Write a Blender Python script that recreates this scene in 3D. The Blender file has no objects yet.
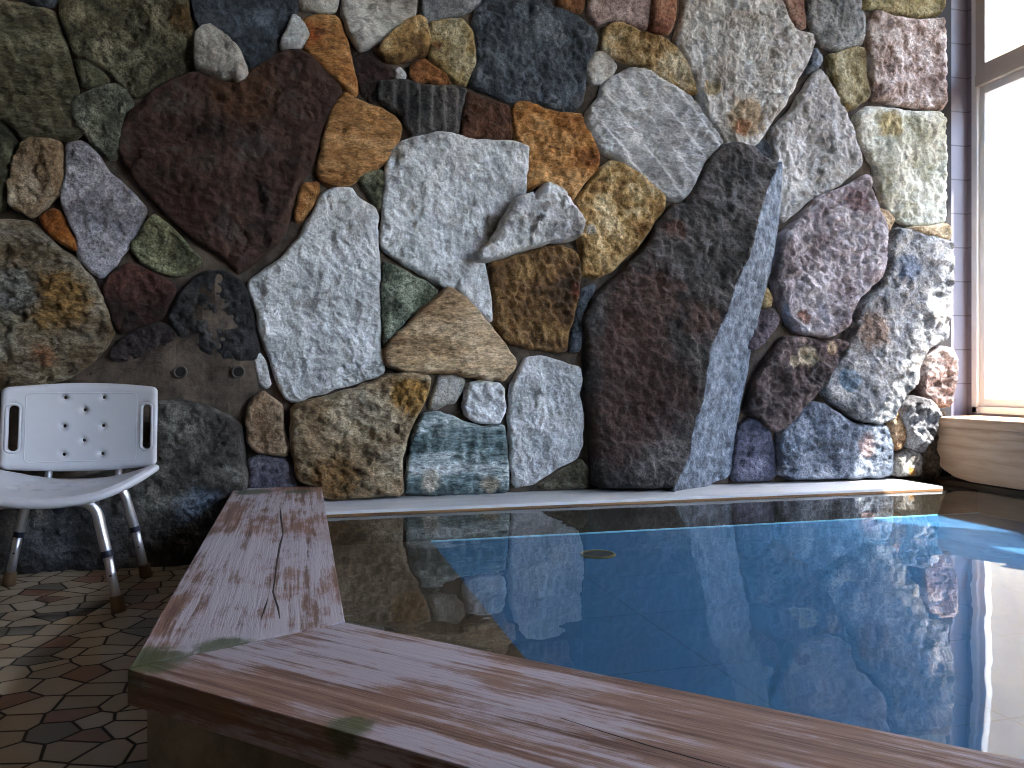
import bpy, bmesh, math, random
import numpy as np
from mathutils import Vector, Matrix
from mathutils.geometry import delaunay_2d_cdt

C = bpy.context.scene.collection
rnd = random.Random(7)

# ------------------------------------------------------------------ camera numbers
F = 795.0; CX = 512.0; HOR = 380.0
YAW = math.atan(210.0 / 795.0)
CAM = (0.0, -2.80, 0.60)
SN, CS = math.sin(YAW), math.cos(YAW)

def ray(px, py):
    t = (px - CX) / F
    return (SN + CS * t, CS - SN * t, -(py - HOR) / F)

def on_wall(px, py, y=0.015):
    r = ray(px, py); k = (y - CAM[1]) / r[1]
    return (r[0] * k, CAM[2] + r[2] * k)

# ------------------------------------------------------------------ noise
def _hash(ix, iy, seed):
    n = (ix.astype(np.int64) * 374761393 + iy.astype(np.int64) * 668265263 + seed * 2147483647) & 0xFFFFFFFF
    n = ((n ^ (n >> 13)) * 1274126177) & 0xFFFFFFFF
    n = (n ^ (n >> 16)) & 0xFFFFFF
    return n / float(0xFFFFFF)

def vnoise(x, y, seed=0):
    ix = np.floor(x); iy = np.floor(y)
    fx = x - ix; fy = y - iy
    fx = fx * fx * (3 - 2 * fx); fy = fy * fy * (3 - 2 * fy)
    a = _hash(ix, iy, seed); b = _hash(ix + 1, iy, seed)
    c = _hash(ix, iy + 1, seed); d = _hash(ix + 1, iy + 1, seed)
    return (a + (b - a) * fx) * (1 - fy) + (c + (d - c) * fx) * fy - 0.5

def fbm(x, y, f, seed=0, octv=4, gain=0.5):
    s = 0; a = 1.0
    for o in range(octv):
        s = s + a * vnoise(x * f, y * f, seed + o * 17)
        f *= 2.03; a *= gain
    return s

def facets(x, y, f, seed):
    """chipped planes: each Worley cell has its own tilt"""
    gx = np.floor(x * f); gy = np.floor(y * f)
    best = np.full(x.shape, 1e9); val = np.zeros(x.shape)
    for dx in (-1, 0, 1):
        for dy in (-1, 0, 1):
            cx = gx + dx; cy = gy + dy
            px = cx + _hash(cx, cy, seed); py = cy + _hash(cx, cy, seed + 5)
            ex = x * f - px; ey = y * f - py
            d = ex * ex + ey * ey
            v = ex * (_hash(cx, cy, seed + 9) - .5) + ey * (_hash(cx, cy, seed + 13) - .5) + (_hash(cx, cy, seed + 3) - .5) * .5
            m = d < best
            best = np.where(m, d, best); val = np.where(m, v, val)
    return val

# ------------------------------------------------------------------ object helpers
def link(name, me, mat=None, parent=None, smooth=False):
    o = bpy.data.objects.new(name, me); C.objects.link(o)
    if mat: me.materials.append(mat)
    if parent: o.parent = parent
    if smooth: me.shade_smooth()
    return o

def mesh(verts, faces):
    me = bpy.data.meshes.new('m'); me.from_pydata([tuple(map(float, v)) for v in verts], [], [tuple(f) for f in faces]); me.update(); return me

def tag(o, label=None, cat=None, group=None, kind=None):
    if label: o['label'] = label
    if cat: o['category'] = cat
    if group: o['group'] = group
    if kind: o['kind'] = kind
    return o

def struct(name, me, mat, parent=None):
    o = link(name, me, mat, parent)
    if parent is None: o['kind'] = 'structure'
    return o

def empty(name, loc=(0, 0, 0), rz=0):
    o = bpy.data.objects.new(name, None); C.objects.link(o); o.location = loc; o.rotation_euler = (0, 0, rz); o.empty_display_size = .05
    return o

def box_bm(bm, a, b):
    x0, y0, z0 = a; x1, y1, z1 = b
    v = [bm.verts.new(p) for p in ((x0, y0, z0), (x1, y0, z0), (x1, y1, z0), (x0, y1, z0), (x0, y0, z1), (x1, y0, z1), (x1, y1, z1), (x0, y1, z1))]
    for f in ((0, 3, 2, 1), (4, 5, 6, 7), (0, 1, 5, 4), (1, 2, 6, 5), (2, 3, 7, 6), (3, 0, 4, 7)):
        bm.faces.new([v[i] for i in f])

def boxes(lst, bev=0.0):
    bm = bmesh.new()
    for a, b in lst: box_bm(bm, a, b)
    if bev: bmesh.ops.bevel(bm, geom=list(bm.edges), offset=bev, segments=2, affect='EDGES', profile=.6)
    bmesh.ops.recalc_face_normals(bm, faces=bm.faces)
    me = bpy.data.meshes.new('m'); bm.to_mesh(me); bm.free(); return me

def prism(poly, z0, z1, bev=0.0):
    bm = bmesh.new()
    lo = [bm.verts.new((x, y, z0)) for x, y in poly]; hi = [bm.verts.new((x, y, z1)) for x, y in poly]
    n = len(poly)
    bm.faces.new(lo[::-1]); bm.faces.new(hi)
    for i in range(n): bm.faces.new((lo[i], lo[(i + 1) % n], hi[(i + 1) % n], hi[i]))
    bmesh.ops.recalc_face_normals(bm, faces=bm.faces)
    if bev: bmesh.ops.bevel(bm, geom=list(bm.edges), offset=bev, segments=2, affect='EDGES', profile=.6)
    me = bpy.data.meshes.new('m'); bm.to_mesh(me); bm.free(); return me

def smooth_path(pts, n=8):
    out = []
    P = [Vector(p) for p in pts]
    P = [P[0] * 2 - P[1]] + P + [P[-1] * 2 - P[-2]]
    for i in range(1, len(P) - 2):
        for k in range(n):
            t = k / n
            a, b, c, d = P[i - 1], P[i], P[i + 1], P[i + 2]
            out.append(.5 * ((2 * b) + (c - a) * t + (2 * a - 5 * b + 4 * c - d) * t * t + (3 * b - a - 3 * c + d) * t ** 3))
    out.append(P[-2]); return out

def tube(pts, r, seg=16, closed=False, caps=True):
    P = [Vector(p) for p in pts]; n = len(P)
    verts = []; faces = []
    up = Vector((0.13, 0.2, 1)).normalized(); prev = None
    for i in range(n):
        if closed: t = (P[(i + 1) % n] - P[i - 1])
        else: t = P[min(i + 1, n - 1)] - P[max(i - 1, 0)]
        t.normalize()
        if prev is None:
            a = t.cross(up)
            if a.length < .1: a = t.cross(Vector((1, 0, 0)))
            a.normalize()
        else:
            a = prev - t * prev.dot(t); a.normalize()
        prev = a; b = t.cross(a)
        rr = r[i] if isinstance(r, (list, tuple)) else r
        for k in range(seg):
            an = 2 * math.pi * k / seg
            verts.append(P[i] + (a * math.cos(an) + b * math.sin(an)) * rr)
    m = n if closed else n - 1
    for i in range(m):
        for k in range(seg):
            j = (i + 1) % n
            faces.append((i * seg + k, i * seg + (k + 1) % seg, j * seg + (k + 1) % seg, j * seg + k))
    if caps and not closed:
        faces.append(tuple(range(seg))[::-1]); faces.append(tuple((n - 1) * seg + k for k in range(seg)))
    return mesh(verts, faces)

def in_poly(pts, poly):
    x, y = pts[:, 0], pts[:, 1]; ins = np.zeros(len(pts), bool)
    n = len(poly)
    for i in range(n):
        x1, y1 = poly[i]; x2, y2 = poly[(i + 1) % n]
        c = ((y1 > y) != (y2 > y))
        with np.errstate(divide='ignore', invalid='ignore'):
            xi = (x2 - x1) * (y - y1) / (y2 - y1 + 1e-15) + x1
        ins ^= c & (x < xi)
    return ins

def edge_dist(pts, poly):
    d = np.full(len(pts), 1e9); n = len(poly)
    for i in range(n):
        a = np.array(poly[i]); b = np.array(poly[(i + 1) % n]); ab = b - a; L = (ab * ab).sum() + 1e-12
        t = np.clip(((pts - a) @ ab) / L, 0, 1)
        q = a + t[:, None] * ab
        d = np.minimum(d, np.hypot(*(pts - q).T))
    return d

def chaikin(poly, it=1):
    for _ in range(it):
        out = []
        for i in range(len(poly)):
            a = poly[i]; b = poly[(i + 1) % len(poly)]
            out.append((a[0] * .88 + b[0] * .12, a[1] * .88 + b[1] * .12)); out.append((a[0] * .12 + b[0] * .88, a[1] * .12 + b[1] * .88))
        poly = out
    return poly

def resample(poly, step):
    out = []
    for i in range(len(poly)):
        a = poly[i]; b = poly[(i + 1) % len(poly)]
        L = math.hypot(b[0] - a[0], b[1] - a[1]); k = max(1, int(round(L / step)))
        for j in range(k):
            t = j / k; out.append((a[0] + (b[0] - a[0]) * t, a[1] + (b[1] - a[1]) * t))
    return out

def triangulate(outer, step, holes=(), jitter=.25):
    """interior grid + outline -> (points, triangles, outline loops as index lists)"""
    o = np.array(outer)
    x0, y0 = o.min(0); x1, y1 = o.max(0)
    gx, gy = np.meshgrid(np.arange(x0, x1, step), np.arange(y0, y1, step))
    rs = np.random.RandomState(3)
    g = np.stack([gx.ravel(), gy.ravel()], 1) + (rs.rand(gx.size, 2) - .5) * step * jitter
    ok = in_poly(g, outer); g = g[ok]
    if len(g): g = g[edge_dist(g, outer) > step * .55]
    for h in holes:
        if len(g): g = g[~in_poly(g, h)]
        if len(g): g = g[edge_dist(g, h) > step * .45]
    pts = [tuple(p) for p in outer]; edges = []
    n = len(outer); loops = [list(range(n))]; edges += [(i, (i + 1) % n) for i in range(n)]
    for h in holes:
        s = len(pts); m = len(h); pts += [tuple(p) for p in h]; loops.append(list(range(s, s + m)))
        edges += [(s + i, s + (i + 1) % m) for i in range(m)]
    pts += [tuple(p) for p in g]
    r = delaunay_2d_cdt([Vector(p) for p in pts], edges, [], 0, 1e-7)
    V = np.array([(v[0], v[1]) for v in r[0]]); T = np.array([f for f in r[2] if len(f) == 3])
    cen = V[T].mean(1); keep = in_poly(cen, outer)
    for h in holes: keep &= ~in_poly(cen, h)
    T = T[keep]
    return V, T

def boundary_edges(T):
    s = {}
    for a, b, c in T:
        for e in ((a, b), (b, c), (c, a)): s[e] = s.get(e, 0) + 1
    return [e for e in s if (e[1], e[0]) not in s]

def orient(V, T):
    a = V[T[:, 0]]; b = V[T[:, 1]]; c = V[T[:, 2]]
    cr = (b[:, 0] - a[:, 0]) * (c[:, 1] - a[:, 1]) - (b[:, 1] - a[:, 1]) * (c[:, 0] - a[:, 0])
    T = T.copy(); m = cr < 0; T[m] = T[m][:, ::-1]; return T

# ------------------------------------------------------------------ materials
def lin(c):
    out = []
    for v in c[:3]:
        v = v / 255.0
        out.append(v / 12.92 if v <= .04045 else ((v + .055) / 1.055) ** 2.4)
    return tuple(out) + (1,)

class NT:
    def __init__(s, name):
        s.m = bpy.data.materials.new(name); s.m.use_nodes = True; s.t = s.m.node_tree; s.t.nodes.clear()
        s.out = s.n('ShaderNodeOutputMaterial'); s.b = s.n('ShaderNodeBsdfPrincipled'); s.l(s.b.outputs[0], s.out.inputs[0])
        s.co = s.n('ShaderNodeTexCoord').outputs['Object']
    def n(s, t, **k):
        nd = s.t.nodes.new(t)
        for a, v in k.items(): setattr(nd, a, v)
        return nd
    def l(s, a, b): s.t.links.new(a, b)
    def mapping(s, rot=(0, 0, 0), scale=(1, 1, 1), loc=(0, 0, 0)):
        m = s.n('ShaderNodeMapping'); s.l(s.co, m.inputs[0]); m.inputs['Rotation'].default_value = rot; m.inputs['Scale'].default_value = scale; m.inputs['Location'].default_value = loc
        return m.outputs[0]
    def noise(s, sc, det=5, rough=.6, vec=None, dist=0.0):
        nd = s.n('ShaderNodeTexNoise'); nd.inputs['Scale'].default_value = sc; nd.inputs['Detail'].default_value = det; nd.inputs['Roughness'].default_value = rough; nd.inputs['Distortion'].default_value = dist
        s.l(vec if vec is not None else s.co, nd.inputs['Vector']); return nd.outputs['Fac']
    def ramp(s, fac, stops, interp='LINEAR'):
        r = s.n('ShaderNodeValToRGB'); r.color_ramp.interpolation = interp; e = r.color_ramp.elements
        e[0].position, e[0].color = stops[0][0], stops[0][1]; e[1].position, e[1].color = stops[-1][0], stops[-1][1]
        for p, c in stops[1:-1]:
            q = e.new(p); q.color = c
        s.l(fac, r.inputs[0]); return r.outputs[0]
    def mix(s, fac, a, b, mode='MIX'):
        m = s.n('ShaderNodeMix', data_type='RGBA', blend_type=mode)
        for i, v in ((0, fac), (6, a), (7, b)):
            if isinstance(v, (int, float, tuple)): m.inputs[i].default_value = v
            else: s.l(v, m.inputs[i])
        return m.outputs[2]
    def math(s, op, a, b=None, c=None):
        m = s.n('ShaderNodeMath', operation=op)
        for i, v in enumerate((a, b, c)):
            if v is None: continue
            if isinstance(v, (int, float)): m.inputs[i].default_value = v
            else: s.l(v, m.inputs[i])
        return m.outputs[0]
    def bump(s, h, strength=.5, dist=.01, prev=None):
        b = s.n('ShaderNodeBump'); b.inputs['Strength'].default_value = strength; b.inputs['Distance'].default_value = dist
        s.l(h, b.inputs['Height'])
        if prev is not None: s.l(prev, b.inputs['Normal'])
        return b.outputs[0]
    def base(s, c, rough=.7, normal=None, spec=None, metal=0):
        if isinstance(c, tuple): s.b.inputs['Base Color'].default_value = c
        else: s.l(c, s.b.inputs['Base Color'])
        if isinstance(rough, (int, float)): s.b.inputs['Roughness'].default_value = rough
        else: s.l(rough, s.b.inputs['Roughness'])
        if normal is not None: s.l(normal, s.b.inputs['Normal'])
        if spec is not None: s.b.inputs['Specular IOR Level'].default_value = spec
        s.b.inputs['Metallic'].default_value = metal
        return s.m

def plain(name, c, rough=.6, metal=0, bump=0, bsc=200, spec=None):
    t = NT(name)
    nz = t.noise(7, 6)
    a = lin(c); col = t.mix(nz, tuple(v * .85 for v in a[:3]) + (1,), tuple(min(1, v * 1.12) for v in a[:3]) + (1,))
    nm = t.bump(t.noise(bsc, 4), bump, .002) if bump else None
    return t.base(col, rough, nm, spec, metal)

def stone_mat(name, cols, scale=7, streak=None, speck=.55, bump=.68, rough=.8, stains=(), gap=.10, seed=0, fine=1.0, face=None):
    """cols: three or four colours mixed by noise; streak=(angle deg, stretch); stains=[(px,py,r,colour)]"""
    t = NT(name)
    if streak:
        vec = t.mapping(rot=(0, math.radians(streak[0]), 0), scale=(1.0 / streak[1], 1, 1), loc=(seed * 1.7, seed * .9, 0))
    else:
        vec = t.mapping(loc=(seed * 1.7, seed * .9, seed * .3))
    nz = t.noise(scale, 9, .66, vec, .25)
    n = len(cols); stops = []
    lo, hi = .5 - gap * 1.15, .5 + gap * 1.15
    for i, c in enumerate(cols): stops.append((lo + (hi - lo) * i / (n - 1), lin(c)))
    col = t.ramp(nz, stops)
    for i, (px, py, r, c) in enumerate(stains):
        X, Z = on_wall(px, py)
        d = t.n('ShaderNodeVectorMath', operation='DISTANCE'); t.l(t.co, d.inputs[0]); d.inputs[1].default_value = (X, 0, Z)
        nn = t.noise(14, 7, .7)
        rr = r * .0038
        dd = t.math('MULTIPLY_ADD', nn, rr * 1.6, t.math('SUBTRACT', d.outputs['Value'], rr * .8))
        f = t.n('ShaderNodeMapRange'); f.clamp = True
        t.l(dd, f.inputs[0]); f.inputs[1].default_value = rr * 1.15; f.inputs[2].default_value = rr * .75; f.inputs[3].default_value = 0; f.inputs[4].default_value = .9
        cc = lin(c)
        c2 = t.ramp(t.noise(45, 6, .7), [(.38, tuple(v * .6 for v in cc[:3]) + (1,)), (.62, tuple(min(1, v * 1.35) for v in cc[:3]) + (1,))])
        col = t.mix(f.outputs[0], col, c2)
    sp = t.noise(75, 5, .75, vec)
    sr = t.ramp(sp, [(.36, (1 - speck, 1 - speck, 1 - speck, 1)), (.52, (1, 1, 1, 1)), (.68, (1 + speck * .6,) * 3 + (1,))])
    col = t.mix(1.0, col, sr, 'MULTIPLY')
    s2 = t.ramp(t.noise(210, 3, .7, vec), [(.36, (1 - speck * .8,) * 3 + (1,)), (.5, (1, 1, 1, 1)), (.64, (1 + speck * .6,) * 3 + (1,))])
    col = t.mix(1.0, col, s2, 'MULTIPLY')
    if face:  # cleaved face: bluer rock, with window light partly painted into its colour
        at = t.n('ShaderNodeAttribute', attribute_name='cleaved_lit')
        fcl = t.ramp(t.noise(26, 7, .7), [(.36, lin(face[0])), (.5, lin(face[1])), (.66, lin(face[2]))])
        fcl = t.mix(1.0, fcl, s2, 'MULTIPLY')
        ff = t.ramp(t.math('MULTIPLY_ADD', t.noise(30, 5), .3, t.math('SUBTRACT', at.outputs['Fac'], .15)), [(.42, (0, 0, 0, 1)), (.58, (1, 1, 1, 1))])
        col = t.mix(ff, col, fcl)
    b1 = t.bump(t.noise(32 * fine, 7, .7, vec), bump, .035)
    b2 = t.bump(t.noise(120 * fine, 5, .75, vec), bump, .014, b1)
    vo = t.n('ShaderNodeTexVoronoi', feature='SMOOTH_F1'); vo.inputs['Scale'].default_value = 34 * fine; vo.inputs['Smoothness'].default_value = .25
    wv = t.n('ShaderNodeVectorMath', operation='ADD'); wn = t.n('ShaderNodeTexNoise'); wn.inputs['Scale'].default_value = 22; t.l(vec, wn.inputs['Vector'])
    ws = t.n('ShaderNodeVectorMath', operation='SCALE'); t.l(wn.outputs['Color'], ws.inputs[0]); ws.inputs['Scale'].default_value = .07
    t.l(vec, wv.inputs[0]); t.l(ws.outputs[0], wv.inputs[1]); t.l(wv.outputs[0], vo.inputs['Vector'])
    b2 = t.bump(vo.outputs['Distance'], bump * .75, .012, b2)
    rg = t.ramp(t.noise(20, 4), [(.3, (rough - .12,) * 3 + (1,)), (.7, (min(1, rough + .1),) * 3 + (1,))])
    return t.base(col, rg, b2, .35)

# ------------------------------------------------------------------ the back wall and its stones
MORTAR_Y = 0.055
# palettes (sRGB of the stone itself)
W1 = [(184, 185, 187), (216, 218, 221), (238, 239, 242)]      # white, cool
W2 = [(140, 134, 126), (196, 192, 186), (226, 224, 218)]      # warm white
GR = [(48, 50, 40), (82, 84, 66), (120, 120, 98)]
OL = [(60, 56, 42), (98, 94, 74), (140, 136, 114)]
GOLD = [(104, 76, 42), (176, 140, 88), (216, 194, 150)]
OCH = [(120, 74, 36), (172, 118, 66), (200, 156, 104)]
TAN = [(136, 108, 78), (174, 146, 112), (198, 174, 142)]
MAR = [(30, 18, 15), (58, 32, 25), (84, 50, 38)]
BLK = [(22, 22, 24), (38, 38, 42), (62, 60, 62)]
SLA = [(46, 52, 60), (82, 90, 100), (124, 134, 146)]
BLU = [(56, 62, 72), (96, 106, 122), (150, 158, 170)]

S = []
def stone(label, poly, cols, **k): S.append((label, poly, cols, k))

stone('big olive green stone at the left edge, deeply furrowed', [(-60,-34),(0,-2),(50,8),(57,25),(64,48),(72,75),(75,90),(68,98),(72,110),(80,128),(70,137),(45,136),(22,138),(8,122),(-10,113),(-60,110)], OL, rib=(25, .05, .006), streak=(-65, 3), amp=.016, speck=.7)
stone('dark green stone at the left edge under the furrowed one', [(-60,116),(-5,118),(5,130),(13,143),(8,165),(5,188),(0,210),(-60,213)], GR, amp=.012)
stone('dull blue grey sliver at the top left', [(10,-34),(15,-4),(50,2),(56,-8),(56,-34)], SLA)
stone('wide olive brown stone beside the furrowed one', [(62,-34),(57,12),(66,36),(72,52),(86,55),(100,65),(112,74),(122,82),(133,96),(158,80),(188,66),(194,34),(189,15),(186,-5),(186,-34)], OL, rib=(-45, .07, .006), amp=.016, speck=.7, stains=[(182,18,14,(92,70,38))])
stone('small grey green stone wedged under the olive brown one', [(73,58),(85,59),(98,68),(107,77),(99,83),(85,86),(78,77)], GR, thick=.03)
stone('grey green pitted stone above the maroon one', [(70,104),(80,92),(95,86),(115,83),(126,89),(129,100),(123,118),(119,140),(114,157),(108,157),(98,148),(88,138),(80,128),(72,116)], [(66,68,58),(108,112,98),(156,160,146)], amp=.014, speck=.8)
stone('small white stone at the top of the maroon one', [(196,37),(203,28),(212,28),(225,36),(238,50),(247,67),(243,75),(238,79),(232,74),(222,76),(210,71),(196,67)], W2, thick=.075, amp=.018)
stone('dark blue grey stone at the top between two white chips', [(190,-34),(191,6),(196,25),(212,24),(230,36),(243,54),(250,65),(262,56),(275,45),(283,28),(291,17),(297,3),(296,-34)], [(40,46,54),(68,76,88),(104,114,128)], amp=.014)
stone('white chip at the upper right of the maroon stone', [(294,15),(300,20),(304,25),(308,33),(303,40),(297,46),(287,46),(280,44),(283,36),(289,26)], W1, thick=.07)
stone('large maroon heart-shaped stone', [(119,150),(121,125),(130,107),(150,92),(175,75),(194,71),(215,78),(235,82),(246,78),(256,66),(270,56),(286,49),(300,47),(312,56),(330,73),(340,85),(342,93),(333,105),(321,125),(316,145),(311,165),(297,185),(291,205),(287,224),(278,240),(260,255),(246,268),(238,271),(225,256),(205,245),(195,238),(178,225),(160,205),(145,190),(130,172)], [(30,19,16),(54,35,30),(70,46,38),(66,56,53)], amp=.022, facet=.02, speck=.25, ridges=[((250,75),(215,250),.10)], bump=.6, rgh=.8, stains=[(245,90,30,(76,48,32)), (190,205,24,(58,32,26))])
stone('ochre angular stone above the tan one', [(303,17),(320,13),(337,14),(344,32),(349,50),(355,72),(358,92),(350,90),(338,79),(324,66),(313,55),(304,47),(309,36),(307,26)], OCH, stains=[(312,32,11,(150,74,24))], streak=(60, 3))
stone('speckled grey stone at the top beside the ochre one', [(300,-34),(301,5),(318,8),(335,7),(339,-5),(339,-34)], W2)
stone('grey beige pointed stone at the top', [(345,-34),(343,8),(347,22),(353,37),(360,47),(368,45),(382,37),(397,27),(411,17),(417,11),(419,-34)], W2, streak=(-60, 2.5))
stone('rusty gold nub under the pointed stone', [(380,48),(388,38),(398,29),(408,20),(418,16),(427,22),(429,38),(428,51),(415,54),(400,59),(386,57),(380,52)], GOLD, thick=.065)
stone('yellow stone beside the rusty nub', [(431,20),(445,19),(463,18),(472,28),(477,47),(477,62),(470,75),(465,82),(455,79),(443,70),(431,57),(431,40)], [(110,88,48),(160,138,92),(190,178,146)], stains=[(437,45,7,(120,66,26))])
stone('small rust brown stone above the ribbed slab', [(412,62),(424,58),(436,65),(447,74),(451,82),(440,83),(428,79),(418,83),(410,75)], [(70,38,18),(120,72,34),(150,98,54)])
stone('smooth grey slab cut by the top edge', [(424,-34),(423,17),(433,18),(455,13),(481,2),(487,-34)], [(86,88,92),(116,118,122),(136,138,142)], amp=.004, bump=.2)
stone('nearly black reddish stone left of the ribbed slab', [(353,58),(362,50),(373,48),(379,60),(391,64),(397,72),(390,77),(379,79),(375,99),(370,99),(363,92),(358,72)], [(24,16,16),(40,26,26),(60,40,38)], thick=.02)
stone('tiny pale chip above the ribbed slab', [(396,70),(401,66),(406,72),(405,77),(397,76)], W1)
stone('dark grey slab with deep vertical ribs', [(379,80),(405,79),(425,84),(445,85),(458,86),(466,88),(462,110),(459,132),(445,130),(430,130),(415,134),(409,128),(402,115),(394,107),(380,99)], [(40,40,42),(74,72,72),(104,100,98)], rib=(0, .0455, .014), amp=.005, thick=.04)
stone('reddish brown stone under the slate blue one', [(468,90),(485,97),(505,103),(511,106),(513,136),(500,138),(480,137),(463,131),(464,110)], [(52,30,22),(86,52,36),(110,72,52)], thick=.03)
stone('tan ochre stone right of the maroon heart', [(345,92),(354,96),(368,103),(382,107),(395,115),(401,123),(401,136),(392,150),(385,160),(375,167),(362,172),(352,181),(340,184),(328,184),(320,178),(318,172),(320,155),(325,135),(330,115),(337,100)], [(128,84,44),(170,124,76),(198,156,110)], rib=(-55, .02, .0035), amp=.012, streak=(55, 3))
stone('small brown sliver above the first white stone', [(306,182),(317,180),(318,188),(311,205),(302,218),(297,221),(297,205),(300,190)], OCH, thick=.03)
stone('small mossy stone between the two great white ones', [(360,178),(372,170),(381,169),(385,174),(384,190),(381,206),(377,203),(368,190),(361,184)], GR, thick=.03)
stone('tall white stone, the left of the two great ones', [(322,192),(335,188),(352,187),(358,197),(374,207),(378,218),(377,235),(379,265),(379,290),(381,320),(380,345),(384,372),(375,377),(355,383),(335,388),(315,395),(292,402),(286,398),(280,388),(272,365),(262,338),(256,310),(247,283),(260,272),(280,258),(298,240),(305,225),(313,215),(318,203)], W1, amp=.016, facet=.006, bump=.8)
stone('thin white sliver beside the tall white stone', [(252,355),(258,353),(264,362),(269,383),(266,388),(260,385)], W1, thick=.03)
stone('white slab in the middle, the right of the two great ones', [(390,150),(402,140),(420,135),(445,131),(465,136),(478,140),(500,139),(520,142),(530,147),(529,165),(526,190),(522,205),(520,215),(515,224),(500,238),(485,250),(484,262),(487,270),(490,290),(493,310),(492,321),(485,315),(470,300),(455,286),(440,284),(425,275),(400,258),(383,248),(381,235),(384,210),(386,185),(387,165)], W1, amp=.016, facet=.006, bump=.7, stains=[(395,155,9,(140,130,116)),(497,228,16,(122,112,100))])
stone('jagged white stone standing out over the white slab', [(475,261),(476,254),(487,248),(497,232),(505,218),(513,203),(520,197),(531,195),(533,203),(540,190),(546,184),(558,190),(568,205),(577,218),(580,228),(578,237),(568,240),(550,241),(530,247),(515,252),(500,258),(485,262)], [(164,160,158),(206,206,208),(230,230,232)], thick=.10, amp=.012, facet=.035, edgew=.012)
stone('green triangular stone under the white slab', [(385,260),(395,266),(412,275),(430,284),(438,290),(430,300),(415,312),(400,326),(390,340),(384,344),(382,320),(382,290)], [(58,66,54),(98,106,90),(150,158,140)], amp=.012, speck=.8)
stone('tan pointed stone with slanting chisel marks', [(384,352),(392,340),(405,328),(420,312),(435,298),(448,288),(453,288),(465,298),(482,315),(497,335),(508,350),(517,361),(511,371),(504,379),(490,380),(470,376),(455,373),(430,372),(400,370),(388,366)], TAN, rib=(-60, .022, .004), amp=.008, streak=(60, 3), thick=.06)
stone('brown gold stone under the jagged white one', [(492,262),(505,259),(520,254),(545,247),(560,245),(575,250),(582,262),(580,285),(577,310),(570,330),(567,350),(555,351),(540,348),(520,345),(506,342),(497,325),(497,305),(494,285),(491,270)], [(66,44,22),(116,84,48),(158,124,78)], rib=(20, .03, .005), amp=.02, facet=.012, stains=[(578,290,9,(96,44,24))])
stone('orange stone under the slate blue one', [(514,108),(520,101),(532,101),(545,108),(560,112),(583,113),(587,125),(595,140),(601,155),(600,164),(590,177),(580,188),(573,199),(562,188),(548,182),(540,182),(530,190),(530,165),(532,146),(519,140),(515,125)], [(122,70,26),(172,116,58),(204,158,104)], rib=(-30, .03, .004), amp=.014, streak=(40, 2))
stone('golden rough stone left of the tall dark one', [(613,159),(625,163),(645,176),(660,189),(667,196),(667,205),(655,224),(640,244),(625,259),(610,271),(600,276),(583,274),(585,255),(581,240),(585,230),(579,213),(575,203),(586,188),(601,170)], [(124,88,44),(190,156,102),(226,204,162)], amp=.02, stains=[(590,230,7,(196,192,186))])
stone('large slate blue stone at the top', [(474,22),(477,8),(490,-5),(491,-34),(545,-34),(552,6),(568,9),(585,20),(596,28),(599,38),(596,50),(588,60),(586,70),(587,85),(584,98),(577,109),(565,110),(552,105),(540,99),(525,97),(510,99),(495,92),(480,87),(472,82),(474,70),(480,60),(478,45)], [(58,64,72),(86,94,104),(120,130,140)], amp=.022, facet=.008, bump=.8)
stone('flat pink grey stone at the top', [(591,-34),(591,12),(598,23),(608,18),(625,20),(640,25),(649,25),(651,0),(651,-34)], [(112,92,90),(142,122,118),(162,146,142)], amp=.005, bump=.25)
stone('narrow rust stone cut by the top edge', [(556,-34),(559,2),(572,7),(585,10),(587,-34)], [(80,48,24),(112,70,40),(140,96,62)], thick=.03)
stone('small terracotta stone at the top', [(655,-34),(653,10),(651,26),(665,32),(671,31),(675,15),(674,-34)], [(124,80,62),(158,108,86),(180,136,112)], thick=.065, amp=.006)
stone('small cream stone with a dark hole', [(588,62),(597,52),(604,49),(612,55),(619,64),(616,70),(610,75),(604,80),(594,81),(589,74)], W2, stains=[(604,68,4,(60,34,18))], thick=.03)
stone('cream and gold arm-shaped stone', [(604,38),(607,25),(615,21),(625,23),(645,31),(668,37),(679,45),(689,62),(695,78),(700,92),(692,90),(680,83),(665,76),(650,66),(640,60),(625,58),(612,53),(605,46)], [(128,96,52),(180,154,110),(208,196,168)], amp=.018)
stone('huge white stone at the top with a rusty foot', [(687,-34),(685,10),(679,30),(676,38),(684,47),(692,64),(698,85),(703,100),(712,115),(722,130),(727,140),(740,144),(755,146),(765,135),(775,118),(785,105),(795,88),(805,68),(812,55),(817,42),(816,32),(800,30),(790,18),(785,0),(785,-34)], [(166,158,148),(214,210,204),(236,234,230)], amp=.02, facet=.008, bump=.9, stains=[(746,116,24,(192,166,132)),(742,128,10,(170,120,84)),(712,88,10,(170,150,110))])
stone('white stone with long parallel grooves', [(588,118),(590,110),(600,98),(606,80),(616,75),(636,66),(650,68),(665,79),(680,87),(691,94),(700,106),(712,123),(725,141),(718,150),(705,162),(698,179),(690,192),(682,200),(672,197),(655,185),(640,171),(622,159),(605,149),(595,137),(590,128)], [(160,160,160),(204,205,206),(230,231,232)], rib=(41, .085, .012), amp=.012, bump=.8, streak=(-40, 2))
stone('small brown stone wedged beside the huge white one', [(788,-34),(788,0),(793,17),(802,27),(809,24),(806,5),(805,-34)], [(104,74,62),(134,100,86),(150,120,104)], thick=.03, amp=.005)
stone('grey stone near the top right', [(810,-34),(811,10),(816,30),(825,44),(838,48),(852,44),(866,41),(867,20),(863,5),(861,-34)], [(92,94,92),(132,134,132),(166,168,168)], amp=.016)
stone('mossy yellow stone cut by the top right edge', [(864,-34),(866,5),(880,7),(900,11),(925,14),(948,10),(948,-34)], [(96,82,52),(140,126,86),(170,160,122)])
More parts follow.
